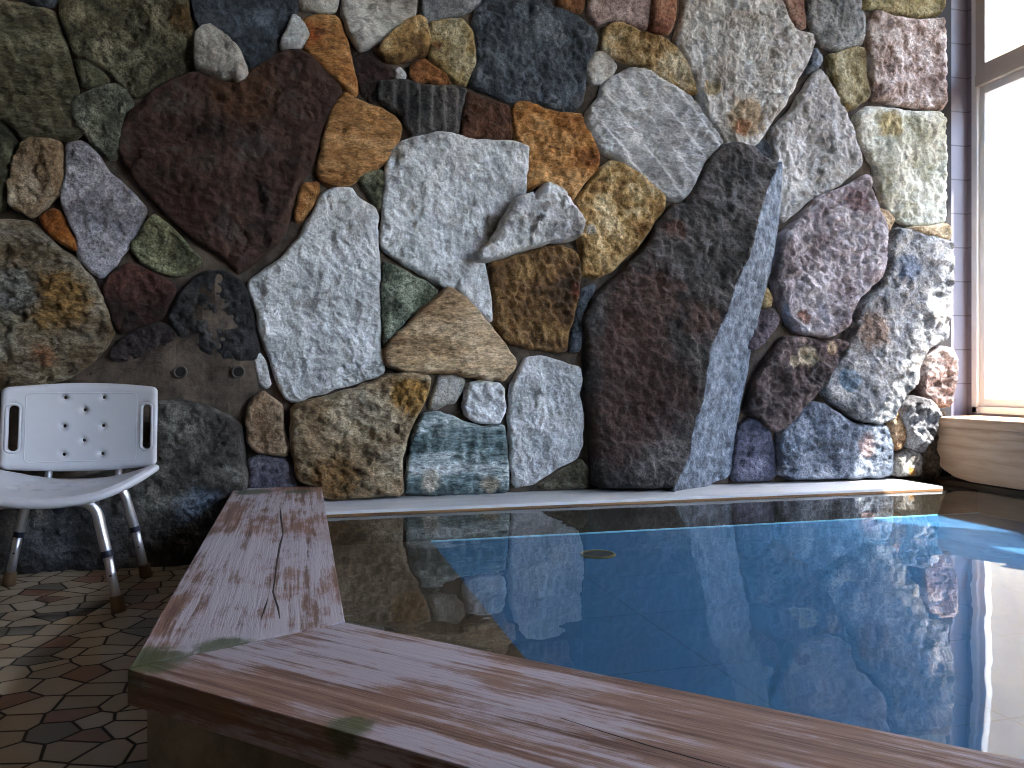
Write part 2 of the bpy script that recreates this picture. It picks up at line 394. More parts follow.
stone('small gold green stone near the top right', [(831,55),(845,50),(860,45),(867,47),(869,70),(872,92),(869,98),(860,105),(851,107),(842,95),(836,75)], [(84,70,42),(136,122,84),(180,172,140)], amp=.014)
stone('square pinkish brown pitted stone', [(872,14),(882,9),(895,15),(905,17),(925,19),(948,17),(948,60),(948,106),(930,107),(905,103),(888,99),(876,97),(874,75),(871,45)], [(112,90,78),(180,158,148),(216,204,198)], amp=.018, speck=.5, scale=16)
stone('cream green-flecked square stone', [(857,115),(868,107),(880,106),(900,109),(930,111),(948,112),(948,160),(948,221),(935,223),(915,225),(903,219),(893,211),(886,200),(881,185),(878,165),(869,150),(862,135)], [(160,158,136),(202,202,188),(224,224,214)], amp=.018, stains=[(890,125,16,(180,164,120))])
stone('tall grey white stone left of the cream square', [(772,135),(780,123),(795,110),(804,94),(812,80),(822,68),(829,75),(837,90),(845,106),(852,122),(857,140),(863,155),(863,165),(854,174),(845,181),(830,189),(815,196),(805,206),(793,214),(783,222),(779,200),(777,170),(775,150)], [(160,156,152),(202,200,198),(228,226,224)], amp=.018, facet=.006, bump=.9)
stone('narrow grey wedge beside the huge white stone', [(820,46),(826,58),(818,67),(808,71),(813,60)], SLA, thick=.03)
stone('small slate chip over the tall dark stone', [(758,143),(768,139),(773,148),(773,163),(765,159),(758,151)], SLA, thick=.03)
stone('tall dark stone with a sharp ridge and a blue grey right face', [(722,145),(735,143),(755,146),(763,156),(773,164),(776,172),(776,200),(773,225),(768,250),(765,275),(760,300),(756,320),(752,345),(749,375),(742,400),(738,425),(735,450),(731,477),(700,486),(660,488),(594,486),(592,450),(590,420),(588,380),(586,345),(585,320),(592,300),(602,290),(615,280),(628,265),(645,248),(658,225),(672,206),(682,203),(692,196),(700,182),(708,162)], [(36,34,34),(60,56,55),(88,84,84)], thick=.07, amp=.014, facet=.012, edgew=.05, bump=.4, fine=1.5, special='ridge', face=[(58,66,76),(94,104,117),(134,143,155)],
      stains=[(640,300,40,(72,52,46)), (628,350,40,(66,44,38)), (625,405,46,(60,40,36)), (655,390,40,(58,38,34)), (672,232,14,(80,54,42)), (690,320,30,(70,50,44)), (612,440,30,(58,40,36))], cleft=True)
stone('narrow slate sliver left of the tall dark stone', [(584,290),(598,284),(590,300),(584,318),(582,350),(572,352),(573,335),(579,310)], SLA, thick=.03)
stone('large pale purple stone', [(773,270),(776,250),(782,236),(791,226),(805,213),(815,201),(830,193),(845,187),(858,182),(868,174),(871,195),(877,215),(883,230),(883,262),(877,280),(865,291),(855,299),(850,311),(847,324),(838,332),(828,337),(815,334),(800,332),(791,324),(783,309),(779,294)], [(150,138,142),(196,188,196),(224,218,224)], amp=.024, facet=.012, bump=.9, thick=.07, stains=[(800,318,8,(152,108,94)),(853,200,16,(140,116,122))])
stone('small golden wedge right of the pale purple stone', [(878,209),(886,209),(896,218),(892,229),(885,239),(881,228)], TAN, thick=.04)
stone('small plum stone below the pale purple one', [(752,319),(760,311),(774,309),(781,318),(777,329),(767,341),(758,349),(750,349),(751,335)], [(50,42,50),(80,68,78),(110,100,108)], thick=.04)
stone('tiny yellow pebble beside the tall dark stone', [(765,290),(770,287),(774,294),(774,306),(768,307),(764,300)], GOLD, thick=.03)
stone('plum brown stone with cream blotches', [(748,411),(752,392),(760,373),(772,353),(786,337),(800,337),(820,341),(838,339),(847,343),(840,355),(832,371),(820,387),(808,401),(795,416),(785,429),(776,431),(766,424),(757,415)], [(44,36,38),(80,66,66),(112,96,94)], amp=.024, facet=.01, thick=.06, stains=[(805,356,12,(176,160,134)),(790,362,7,(180,164,140)),(830,348,8,(160,138,112))])
stone('big blue grey layered stone at the right', [(898,228),(908,231),(930,238),(948,243),(949,275),(947,310),(945,338),(935,344),(925,349),(917,362),(914,384),(905,393),(898,400),(893,410),(890,420),(880,423),(862,421),(845,411),(832,401),(824,391),(825,378),(836,365),(844,350),(851,335),(856,316),(866,301),(881,287),(888,265),(888,245)], [(96,98,102),(142,144,148),(190,188,184)], amp=.014, facet=.022, bump=.8, thick=.07, rgh=.8, stains=[(870,330,22,(120,100,88)),(845,380,14,(96,120,140)),(905,270,16,(104,116,136))])
stone('small cream stone under the cream square', [(905,228),(918,228),(935,226),(948,225),(948,240),(935,238),(918,234)], [(140,116,84),(186,166,134),(214,204,184)], thick=.07)
stone('rose brown stone at the right end of the wall', [(920,370),(926,355),(938,347),(948,349),(951,365),(951,385),(948,402),(943,408),(930,402),(921,394),(918,385)], [(96,78,74),(142,122,118),(176,160,156)], amp=.02, thick=.08)
stone('blue slab at the waterline', [(780,435),(790,426),(802,413),(812,402),(822,403),(835,413),(850,423),(870,426),(885,426),(890,440),(891,460),(889,476),(850,478),(780,478)], BLU, amp=.014, thick=.06, bump=.7, stains=[(865,445,13,(122,104,104))])
stone('small plum blue stone at the waterline', [(738,440),(742,426),(752,419),(762,421),(771,432),(776,450),(777,480),(734,481)], [(52,54,70),(86,88,108),(120,122,140)], amp=.012)
stone('grey boulder beside the wooden curb', [(902,404),(912,397),(925,401),(931,412),(928,425),(922,440),(917,452),(909,448),(906,430),(901,415)], [(80,78,80),(136,134,136),(190,190,192)], thick=.09, amp=.026, facet=.02)
stone('small orange stone beside the blue slab', [(894,406),(899,416),(905,430),(905,445),(898,450),(893,430)], [(150,106,72),(190,150,112),(210,180,146)], thick=.05)
stone('grey and gold stone at the end of the pale ledge', [(899,456),(909,449),(917,454),(918,474),(898,476),(896,464)], [(110,104,96),(150,146,140),(188,186,182)], thick=.07, stains=[(906,472,7,(186,134,66))])
stone('dark brown boulder in the corner by the wooden curb', [(932,410),(944,412),(941,430),(939,477),(920,477),(922,456),(928,438)], [(52,42,34),(84,70,58),(110,96,82)], thick=.06, amp=.02)
stone('white rough stone above the pale ledge', [(513,385),(520,370),(527,359),(545,358),(565,363),(581,369),(583,380),(580,395),(584,410),(584,440),(580,457),(565,465),(550,474),(535,483),(516,488),(513,450),(511,420)], W1, amp=.02, facet=.006, bump=.9)
stone('low mossy stone at the foot of the white rough one', [(542,488),(556,477),(570,469),(584,461),(590,470),(590,488)], [(70,64,48),(104,100,82),(140,140,122)])
stone('banded blue green stone with white veins', [(408,470),(412,446),(418,427),(425,415),(440,413),(452,417),(466,424),(480,428),(505,426),(508,445),(509,470),(509,492),(480,494),(406,496)], [(70,86,88),(112,130,132),(200,206,206)], amp=.014, rib=(-12, .045, .004), streak=(-78, 4), scale=9, stains=[(432,480,12,(188,178,160)),(490,486,10,(160,150,130))])
stone('flat grey chip over the banded stone', [(430,408),(434,396),(440,376),(455,376),(465,380),(461,392),(456,402),(448,404),(438,408)], [(126,122,116),(150,146,140),(160,156,150)], thick=.03, amp=.003, bump=.2)
stone('small square white stone with a white vein', [(466,394),(470,384),(485,382),(499,384),(504,390),(505,414),(500,423),(480,421),(468,414),(465,405)], W1, amp=.018, thick=.06)
stone('large brown gold stone above the pale ledge', [(292,410),(300,403),(325,398),(350,390),(372,384),(390,375),(415,373),(430,378),(429,390),(421,408),(411,425),(404,445),(401,470),(402,494),(380,497),(326,499),(320,488),(298,481),(293,450)], [(104,80,54),(152,130,100),(188,172,146)], amp=.024, bump=.9, thick=.06, streak=(-50, 1.6), stains=[(412,395,20,(170,126,58)),(335,480,22,(120,88,46))])
stone('small upright brown stone over the wooden coping', [(246,410),(252,399),(262,393),(271,399),(281,406),(282,425),(288,448),(286,456),(270,454),(256,451),(248,440)], [(124,98,74),(164,140,114),(192,172,150)], thick=.05)
stone('low purple grey stone at the end of the coping', [(248,461),(260,458),(284,461),(290,467),(295,488),(250,492)], [(54,52,66),(82,78,92),(104,100,110)], thick=.03)
stone('rounded tan stone with curled veins near the left edge', [(14,160),(22,143),(32,139),(50,139),(57,141),(60,155),(61,170),(58,190),(45,204),(35,212),(28,215),(18,209),(9,204),(10,185)], [(112,90,66),(160,138,112),(196,182,162)], amp=.02, thick=.06)
stone('lilac white stone with two diagonal ledges', [(66,143),(78,140),(85,143),(95,156),(105,169),(122,185),(134,196),(144,208),(139,222),(125,245),(115,261),(98,277),(85,265),(77,254),(75,235),(68,220),(61,204),(60,190),(65,170),(64,155)], [(116,114,122),(156,154,164),(192,190,200)], amp=.012, rib=(-45, .14, .010))
stone('small orange stone beside the lilac one', [(38,216),(50,209),(56,211),(63,225),(72,240),(74,249),(64,244),(50,234),(42,225)], [(124,66,22),(170,104,46),(196,140,80)], thick=.04)
stone('yellow green triangular stone', [(152,214),(160,219),(175,233),(190,248),(200,260),(195,266),(185,271),(172,274),(155,269),(141,262),(132,251),(131,242),(141,230)], [(84,84,62),(128,130,100),(176,178,148)], amp=.014, speck=.8)
stone('large tan and grey stone at the left edge above the chair', [(-60,220),(0,219),(28,221),(45,236),(62,251),(75,261),(90,281),(100,296),(108,315),(111,330),(104,345),(95,357),(80,369),(62,379),(40,384),(0,388),(-60,388)], [(104,84,58),(140,126,104),(170,162,146)], amp=.024, bump=.9, streak=(-55, 2), stains=[(60,300,26,(160,124,70)),(45,355,12,(156,110,76)),(12,290,22,(140,142,138))])
stone('dark red stone under the yellow green one', [(100,286),(110,276),(125,264),(135,266),(150,273),(173,283),(172,290),(167,305),(159,317),(150,321),(138,324),(122,332),(113,324),(108,310),(102,298)], [(36,20,18),(62,36,32),(84,52,46)], thick=.03)
stone('black stone right of the dark red one', [(169,320),(173,305),(181,291),(195,277),(210,270),(225,270),(238,280),(246,292),(250,310),(254,330),(257,350),(254,360),(240,361),(225,360),(205,354),(190,344),(178,334)], BLK, amp=.02, facet=.014)
stone('dark plum stone under the dark red one', [(106,357),(115,346),(125,336),(142,327),(160,323),(177,331),(174,345),(160,358),(150,370),(140,376),(125,368)], [(34,28,30),(56,46,48),(78,68,68)], thick=.03)
stone('dark boulder behind the shower chair', [(158,402),(180,401),(205,406),(230,418),(239,425),(243,450),(247,487),(232,496),(216,520),(203,560),(188,574),(120,574),(-20,574),(-20,500),(60,482),(130,470),(152,440)], [(38,34,32),(68,64,60),(104,102,96)], thick=.10, amp=.02, facet=.02, edgew=.06, rgh=.7, bump=.6, stains=[(200,505,22,(84,96,110)),(70,540,40,(84,86,90)),(205,480,8,(110,80,50))])
stone('dark brown stone behind the backrest', [(70,384),(84,375),(100,364),(113,372),(128,380),(146,384),(150,398),(146,420),(120,440),(60,440),(40,400)], [(30,26,22),(54,46,36),(78,68,54)], thick=.03)

def ridge_cut(pts, segs):
    return 0

def px_of(X, Z, y=0.015):
    # photograph coordinates of wall points
    dx = X - CAM[0]; dy = y - CAM[1]
    depth = dx * SN + dy * CS; side = dx * CS - dy * SN
    return CX + F * side / depth, HOR - F * (Z - CAM[2]) / depth

def build_stone(idx, label, poly, cols, k, parent):
    P = [on_wall(*p) for p in poly]
    P = chaikin(P, 1)
    P = resample(P, .011)
    pp = np.array(P); c = pp.mean(0)
    jx = vnoise(pp[:, 0] * 28, pp[:, 1] * 28, idx) * .009; jy = vnoise(pp[:, 0] * 28, pp[:, 1] * 28, idx + 77) * .009
    # grow the outline a little: the traced line is the lit rim, the stone runs on into the joint
    tn = np.roll(pp, -2, 0) - np.roll(pp, 2, 0); tn /= np.maximum(np.hypot(tn[:, 0], tn[:, 1]), 1e-6)[:, None]
    area = .5 * np.sum(pp[:, 0] * np.roll(pp[:, 1], -1) - np.roll(pp[:, 0], -1) * pp[:, 1])
    nr = np.stack([tn[:, 1], -tn[:, 0]], 1) * (1 if area > 0 else -1)
    pp = pp + nr * .0070 + np.stack([jx, jy], 1)
    P = [tuple(p) for p in pp]
    V, T = triangulate(P, .0078)
    T = orient(V, T)
    x, z = V[:, 0], V[:, 1]
    d = edge_dist(V, P)
    thick = k.get('thick', .036); ew = k.get('edgew', .015); amp = k.get('amp', .014)
    m = np.clip(d / ew, 0, 1); dome = np.sqrt(np.clip(1 - (1 - m) ** 2.4, 0, 1))
    h = thick * (.45 + .55 * dome)
    mm = np.clip(d / .02, 0, 1)
    rg = .5 - np.abs(fbm(x, z, 22, idx + 40, 3, .55)) * 2.2
    rel = amp * (fbm(x, z, 7, idx, 3, .5) * 1.1 + .55 * rg + .55 * fbm(x, z, 60, idx + 60, 2, .6)) * k.get('rgh', 1.25)
    fc = k.get('facet', amp * .55)
    rel = rel + fc * facets(x + fbm(x, z, 14, idx, 2) * .03, z, 9, idx) * 1.1 + fc * .8 * facets(x, z, 26, idx + 3)
    if 'rib' in k:
        an, per, ra = k['rib']; an = math.radians(an)
        u = x * math.cos(an) + z * math.sin(an) + .006 * fbm(x, z, 12, idx, 2)
        q = np.mod(u / per, 1.0)
        w = np.where(q < .82, q / .82, (1 - q) / .18)
        rel = rel + ra * 1.5 * (w - .5)
    h = h + rel * mm
    if k.get('special') == 'ridge':
        line = [on_wall(*p) for p in [(780,150),(757,195),(745,225),(735,260),(722,290),(712,320),(700,345),(694,370),(690,400),(683,425),(675,455),(658,490)]]
        lz = np.array([p[1] for p in line])[::-1]; lx = np.array([p[0] for p in line])[::-1]
        rx = np.interp(z, lz, lx)
        right = np.clip(x - rx, 0, None); left = np.clip(rx - x, 0, None)
        tp = np.clip((1.62 - z) / .5, .12, 1)
        rise = np.clip(.075 * tp - .16 * left, 0, .2) * np.clip(d / .02, 0, 1)
        hr = thick + .075 * tp - .50 * right
        cleaved_lit = np.clip((x - rx) / .02 + .5, 0, 1)
        h = np.where(x > rx, np.maximum(hr, .02) + rel * mm * .5, h + rise)
        # horizontal break low on the face, a lower dark block
        px, py = px_of(x, z)
        h = h + np.where((py > 441) & (x < rx + .02), .012, 0)
    h = np.maximum(h, .004)
    Y = MORTAR_Y - h
    n = len(V)
    B = boundary_edges(T)
    bv = sorted({a for e in B for a in e}); mp = {v: n + i for i, v in enumerate(bv)}
    verts = np.concatenate([np.stack([x, Y, z], 1), np.stack([x[bv], np.full(len(bv), MORTAR_Y + .03), z[bv]], 1)])
    # triangles wind counter-clockwise in (x,z), normal -y
    faces = [tuple(t) for t in T.tolist()] + [(b, a, mp[a], mp[b]) for a, b in B]
    me = mesh(verts, faces)
    km = {q: k[q] for q in ('scale', 'streak', 'speck', 'bump', 'rough', 'stains', 'gap', 'fine', 'face') if q in k}
    if 'face' in k:
        at = me.attributes.new('cleaved_lit', 'FLOAT', 'POINT'); at.data.foreach_set('value', np.concatenate([cleaved_lit, np.ones(len(bv))]).astype(np.float32))
    if min(cols[0]) > 125: km.setdefault('speck', .32)
    mt = stone_mat('stone_%02d' % idx, cols, seed=idx, **km)
    o = link('stone', me, mt, parent, True)
    if label: o['label'] = label
    return o

mortar = NT('mortar')
mm_ = mortar.ramp(mortar.noise(9, 8, .65), [(.35, lin((46, 39, 34))), (.6, lin((88, 77, 68)))])
mortar.base(mm_, .9, mortar.bump(mortar.noise(60, 6, .7), .6, .01), .3)

XR = 2.66
def mortar_mesh():
    xs = np.arange(-2.4, XR + .001, .02); zs = np.arange(0, 3.0, .02)
    xs[-1] = XR
    X, Z = np.meshgrid(xs, zs)
    Y = MORTAR_Y - .012 * (fbm(X, Z, 9, 5, 4, .6) + .3)
    # the lower left of the wall is packed out with concrete
    px, py = px_of(X, Z)
    pack = [(60, 372), (105, 352), (150, 330), (172, 322), (200, 262), (232, 262), (262, 352), (268, 392), (246, 412), (246, 430), (225, 425), (150, 440), (60, 440)]
    ins = in_poly(np.stack([px.ravel(), py.ravel()], 1), pack).reshape(X.shape)
    dd = edge_dist(np.stack([px.ravel(), py.ravel()], 1), pack).reshape(X.shape)
    Y = Y - np.where(ins, np.clip(dd / 25, 0, 1) * .045, 0)
    n, m = X.shape
    verts = np.stack([X.ravel(), Y.ravel(), Z.ravel()], 1).tolist()
    f = []
    for i in range(n - 1):
        for j in range(m - 1):
            a = i * m + j; f.append((a, a + 1, a + m + 1, a + m))
    # right end and back
    base = len(verts)
    for i in range(n): verts.append((XR, .11, zs[i]))
    for i in range(n - 1): f.append((i * m + m - 1, base + i, base + i + 1, (i + 1) * m + m - 1))
    return mesh(verts, f)

wall = struct('wall_back', mortar_mesh(), mortar.m)
for i, (lab, poly, cols, k) in enumerate(S):
    build_stone(i, lab, poly, cols, k, wall)

# stones above the frame (Voronoi cells of a few seeds)
def clip(poly, a, b):
    """keep the side of the bisector nearer to a"""
    mx, my = (a[0] + b[0]) / 2, (a[1] + b[1]) / 2; nx, ny = b[0] - a[0], b[1] - a[1]
    out = []
    for i in range(len(poly)):
        p = poly[i]; q = poly[(i + 1) % len(poly)]
        dp = (p[0] - mx) * nx + (p[1] - my) * ny; dq = (q[0] - mx) * nx + (q[1] - my) * ny
        if dp <= 0: out.append(p)
        if dp * dq < 0:
            t = dp / (dp - dq); out.append((p[0] + (q[0] - p[0]) * t, p[1] + (q[1] - p[1]) * t))
    return out
seeds = [(-120 + 118 * i + rnd.uniform(-25, 25), -88 + rnd.uniform(-22, 22)) for i in range(10)]
pal = [W2, GOLD, OL, SLA, TAN, W1, GR, OCH, SLA, W2]
for i, s_ in enumerate(seeds):
    p = [(-190, -150), (948, -110), (948, -40), (-190, -40)]
    for j, q in enumerate(seeds):
        if i != j and len(p) > 2: p = clip(p, s_, q)
    if len(p) > 2:
        cx = sum(a[0] for a in p) / len(p); cy = sum(a[1] for a in p) / len(p)
        p = [(cx + (a - cx) * .94, cy + (b - cy) * .92) for a, b in p]
        build_stone(100 + i, None, p, pal[i], {}, wall)

lseeds = [(-170, 30), (-150, 160), (-175, 290), (-150, 430), (-300, 90), (-290, 260), (-310, 420)]
for i, s_ in enumerate(lseeds):
    p = [(-400, -30), (-64, -30), (-64, 540), (-400, 560)]
    for j, q in enumerate(lseeds):
        if i != j and len(p) > 2: p = clip(p, s_, q)
    cx = sum(a[0] for a in p) / len(p); cy = sum(a[1] for a in p) / len(p)
    p = [(cx + (a - cx) * .93, cy + (b - cy) * .93) for a, b in p]
    build_stone(120 + i, None, p, pal[(i * 3 + 1) % 10], {}, wall)

# drilled pipe holes in the concrete patch
hole_m = plain('iron_pipe', (56, 48, 42), .6)
dark_m = plain('pipe_dark', (8, 8, 8), .9)
for px, py in ((180, 372), (238, 372)):
    X, Z = on_wall(px, py, -.01)
    ring = [(X + .019 * math.cos(a), -.005, Z + .019 * math.sin(a)) for a in [2 * math.pi * k / 24 for k in range(24)]]
    r = link('pipe_end', tube(ring, .0035, 8, closed=True), hole_m, wall, True); r['label'] = 'round pipe end set in the dark concrete patch'
    d = link('pipe_mouth', tube([(X, -.004, Z), (X, .05, Z)], .017, 20), dark_m, r)

# ------------------------------------------------------------------ other walls, floor, ceiling
tile = NT('violet_grey_tile')
def brick(t, vec, w, h, c1, c2, mort, ms=.004, off=0.0):
    b = t.n('ShaderNodeTexBrick'); b.offset = off; b.squash = 1
    t.l(vec, b.inputs['Vector']); b.inputs['Scale'].default_value = 1
    b.inputs['Color1'].default_value = c1; b.inputs['Color2'].default_value = c2; b.inputs['Mortar'].default_value = mort
    b.inputs['Mortar Size'].default_value = ms; b.inputs['Mortar Smooth'].default_value = .1; b.inputs['Brick Width'].default_value = w; b.inputs['Row Height'].default_value = h
    return b.outputs['Color'], b.outputs['Fac']
def rotvec(t, rot, loc=(0, 0, 0)): return t.mapping(rot=rot, loc=loc)
c, f = brick(tile, rotvec(tile, (math.radians(-90), 0, 0), (.04, 0.02, 0)), .30, .151, lin((112, 108, 122)), lin((106, 103, 116)), lin((56, 54, 60)), .003)
tile.base(tile.mix(tile.noise(30, 5), c, tile.mix(.5, c, lin((124, 119, 128)))), .45, tile.bump(f, -.5, .003))
struct('wall_niche', boxes([((XR - .02, .11, 0), (2.93, .2, 3.0))]), tile.m)

tile2 = NT('grey_wall_tile')
c, f = brick(tile2, rotvec(tile2, (0, math.radians(90), 0)), .15, .15, lin((150, 150, 156)), lin((142, 142, 150)), lin((80, 80, 84)), .003)
tile2.base(c, .5)
plaster = plain('rear_plaster', (150, 142, 134), .9, bump=.3, bsc=80)
ceil_m = plain('ceiling_boards', (214, 208, 200), .8)

WX = 2.87; WXO = 2.93
ZS, ZT = .455, 2.94
# window wall with two openings
Y1a, Y1b = -1.15, .085
Y2a, Y2b = -1.95, -1.42
Y3a, Y3b = -4.20, -2.55
wr = [((WX, -4.4, 0), (WXO, .11, ZS)), ((WX, -4.4, ZT), (WXO, .11, 3.0)), ((WX, Y1b, ZS), (WXO, .11, ZT)),
      ((WX, Y2b, ZS), (WXO, Y1a, ZT)), ((WX, Y3b, ZS), (WXO, Y2a, ZT)), ((WX, -4.4, ZS), (WXO, Y3a, ZT))]
struct('wall_right', boxes(wr), tile.m)
struct('wall_left', boxes([((-2.5, -4.4, 0), (-2.4, .11, 3.0))]), tile2.m)
# rear wall with a wide window
RW = [((-2.5, -4.5, 0), (2.93, -4.4, 3.0))]
struct('wall_rear', boxes(RW), plaster)
struct('ceiling', boxes([((-2.5, -4.5, 3.0), (2.93, .2, 3.08))]), ceil_m)

struct('trim_1', boxes([((XR + .0005, .088, 0), (2.762, .11, 2.999))]), plain('dark_strip', (30, 28, 30), .9))  # narrow dark strip over the niche tiles at the stone wall's end

# floor: crazy-paved ceramic tiles
ft = NT('floor_mosaic')
def voro(t, feat, out):
    v = t.n('ShaderNodeTexVoronoi', feature=feat, voronoi_dimensions='2D'); t.l(ft_vec, v.inputs['Vector']); v.inputs['Scale'].default_value = 14.0; v.inputs['Randomness'].default_value = .78
    return v.outputs[out]
ft_vec = ft.mapping(scale=(1, 1, 1), rot=(0, 0, .2), loc=(.33, .1, 0))
ed = voro(ft, 'DISTANCE_TO_EDGE', 'Distance'); cc = voro(ft, 'F1', 'Color')
sp = ft.n('ShaderNodeSeparateColor'); ft.l(cc, sp.inputs[0])
tc = ft.ramp(sp.outputs[0], [(0, lin((170, 156, 134))), (.30, lin((156, 140, 116))), (.5, lin((148, 134, 112))), (.70, lin((122, 84, 64))), (.82, lin((92, 88, 78))), (.92, lin((162, 142, 112)))], 'CONSTANT')
tc = ft.mix(ft.noise(12, 6, .7), ft.mix(.4, tc, lin((60, 52, 44))), tc)
gm = ft.ramp(ed, [(.03, (0, 0, 0, 1)), (.048, (1, 1, 1, 1))])
fc_ = ft.mix(gm, lin((42, 38, 34)), tc)
ft.base(fc_, ft.mix(gm, (.9, .9, .9, 1), (.38, .38, .38, 1)), ft.bump(gm, .6, .004, ft.bump(ft.noise(50, 4), .15, .003)), .4)
struct('floor', boxes([((-2.5, -4.5, -.06), (2.93, .11, 0))]), ft.m)

# ------------------------------------------------------------------ window
alum = plain('window_aluminium', (178, 170, 160), .45, .3)
alum_w = plain('window_white_frame', (214, 214, 216), .4)
glass = NT('window_glass')
def clear_mix(t, ior, tint, normal=None, rough=0.0):
    t.t.nodes.remove(t.b)
    tr = t.n('ShaderNodeBsdfTransparent'); tr.inputs[0].default_value = tint
    gl = t.n('ShaderNodeBsdfGlossy'); gl.inputs['Roughness'].default_value = rough
    fr = t.n('ShaderNodeFresnel'); gb = t.n('ShaderNodeNewGeometry').outputs['Backfacing']
    t.l(t.math('MULTIPLY_ADD', gb, 1.0 / ior - ior, ior), fr.inputs[0])
    mx = t.n('ShaderNodeMixShader'); t.l(fr.outputs[0], mx.inputs[0]); t.l(tr.outputs[0], mx.inputs[1]); t.l(gl.outputs[0], mx.inputs[2])
    if normal is not None: t.l(normal, gl.inputs['Normal']); t.l(normal, fr.inputs['Normal'])
    t.l(mx.outputs[0], t.out.inputs[0])
    return t.m
clear_mix(glass, 1.45, (.97, .98, .98, 1))

def window(name, y0, y1):
    e = empty(name, (WX + .03, (y0 + y1) / 2, ZS)); e['kind'] = 'structure'
    def loc(l): return [((a[0] - WX - .03, a[1] - (y0 + y1) / 2, a[2] - ZS), (b[0] - WX - .03, b[1] - (y0 + y1) / 2, b[2] - ZS)) for a, b in l]
    x0, x1 = WX - .004, WX + .055
    link('window_frame', boxes(loc([((x0, y0, ZS), (x1, y0 + .03, ZT)), ((x0, y1 - .03, ZS), (x1, y1, ZT)), ((x0, y0, ZS), (x1, y1, ZS + .03)), ((x0, y0, ZT - .03), (x1, y1, ZT))]), .003), alum_w, e)
    link('transom', boxes(loc([((x0 - .012, y0 + .03, 1.885), (x1, y1 - .03, 1.935))]), .003), alum, e)
    # upper sash
    s0, s1 = y0 + .03, y1 - .03
    sa = link('sash', boxes(loc([((x0 - .008, s1 - .05, 1.935), (WX + .03, s1, ZT - .03)), ((x0 - .008, s0, 1.935), (WX + .03, s0 + .035, ZT - .03)), ((x0 - .008, s0 + .035, 1.935), (WX + .03, s1 - .05, 1.975)), ((x0 - .008, s0 + .035, ZT - .06), (WX + .03, s1 - .05, ZT - .03))]), .003), alum, e)
    link('pane', boxes(loc([((WX + .012, s0 + .035, 1.975), (WX + .016, s1 - .05, ZT - .06))])), glass.m, sa)
    sb = link('sash', boxes(loc([((WX + .010, s1 - .028, ZS + .03), (WX + .045, s1, 1.885)), ((WX + .010, s0, ZS + .03), (WX + .045, s0 + .028, 1.885)), ((WX + .010, s0 + .028, ZS + .03), (WX + .045, s1 - .028, ZS + .065)), ((WX + .010, s0 + .028, 1.85), (WX + .045, s1 - .028, 1.885))]), .003), alum_w, e)
    link('pane', boxes(loc([((WX + .026, s0 + .028, ZS + .065), (WX + .03, s1 - .028, 1.85))])), glass.m, sb)
    return e
window('window_1', Y1a, Y1b)
window('window_2', Y2a, Y2b)
window('window_3', Y3a, Y3b)
# outside: stucco wall of the next building, a yard and the eave
stucco = NT('stucco')
stucco.base(stucco.ramp(stucco.noise(2.5, 8, .7), [(.35, lin((168, 134, 96))), (.65, lin((188, 156, 118)))]), .95, stucco.bump(stucco.noise(18, 8, .7), .5, .02))
o = struct('wall_outside', boxes([((6.3, -6, -.3), (6.5, 6, 4.3))]), stucco.m)
yard = plain('yard_concrete', (128, 122, 112), .9)
struct('floor_outside', boxes([((2.931, -6, -.35), (6.3, 6, -.3))]), yard)
EAVE_X = 3.62
struct('ceiling_eave', boxes([((2.931, -6, 3.09), (EAVE_X, 3.2, 3.15))]), ceil_m)

# ------------------------------------------------------------------ bath
ZP = .234; TH = .045; ZW = .169; ZF = .072
P1 = (.063, -1.573); P0 = (-.214, -1.70)
D = (.7071, -.7071)
L = 1.25
PW = .28
E1 = (P1[0] + D[0] * L, P1[1] + D[1] * L)
# outer corner of the far mitre
t225 = math.tan(math.radians(22.5))
E0 = (E1[0] - PW * .7071 - PW * t225 * .7071, E1[1] - PW * .7071 + PW * t225 * .7071)

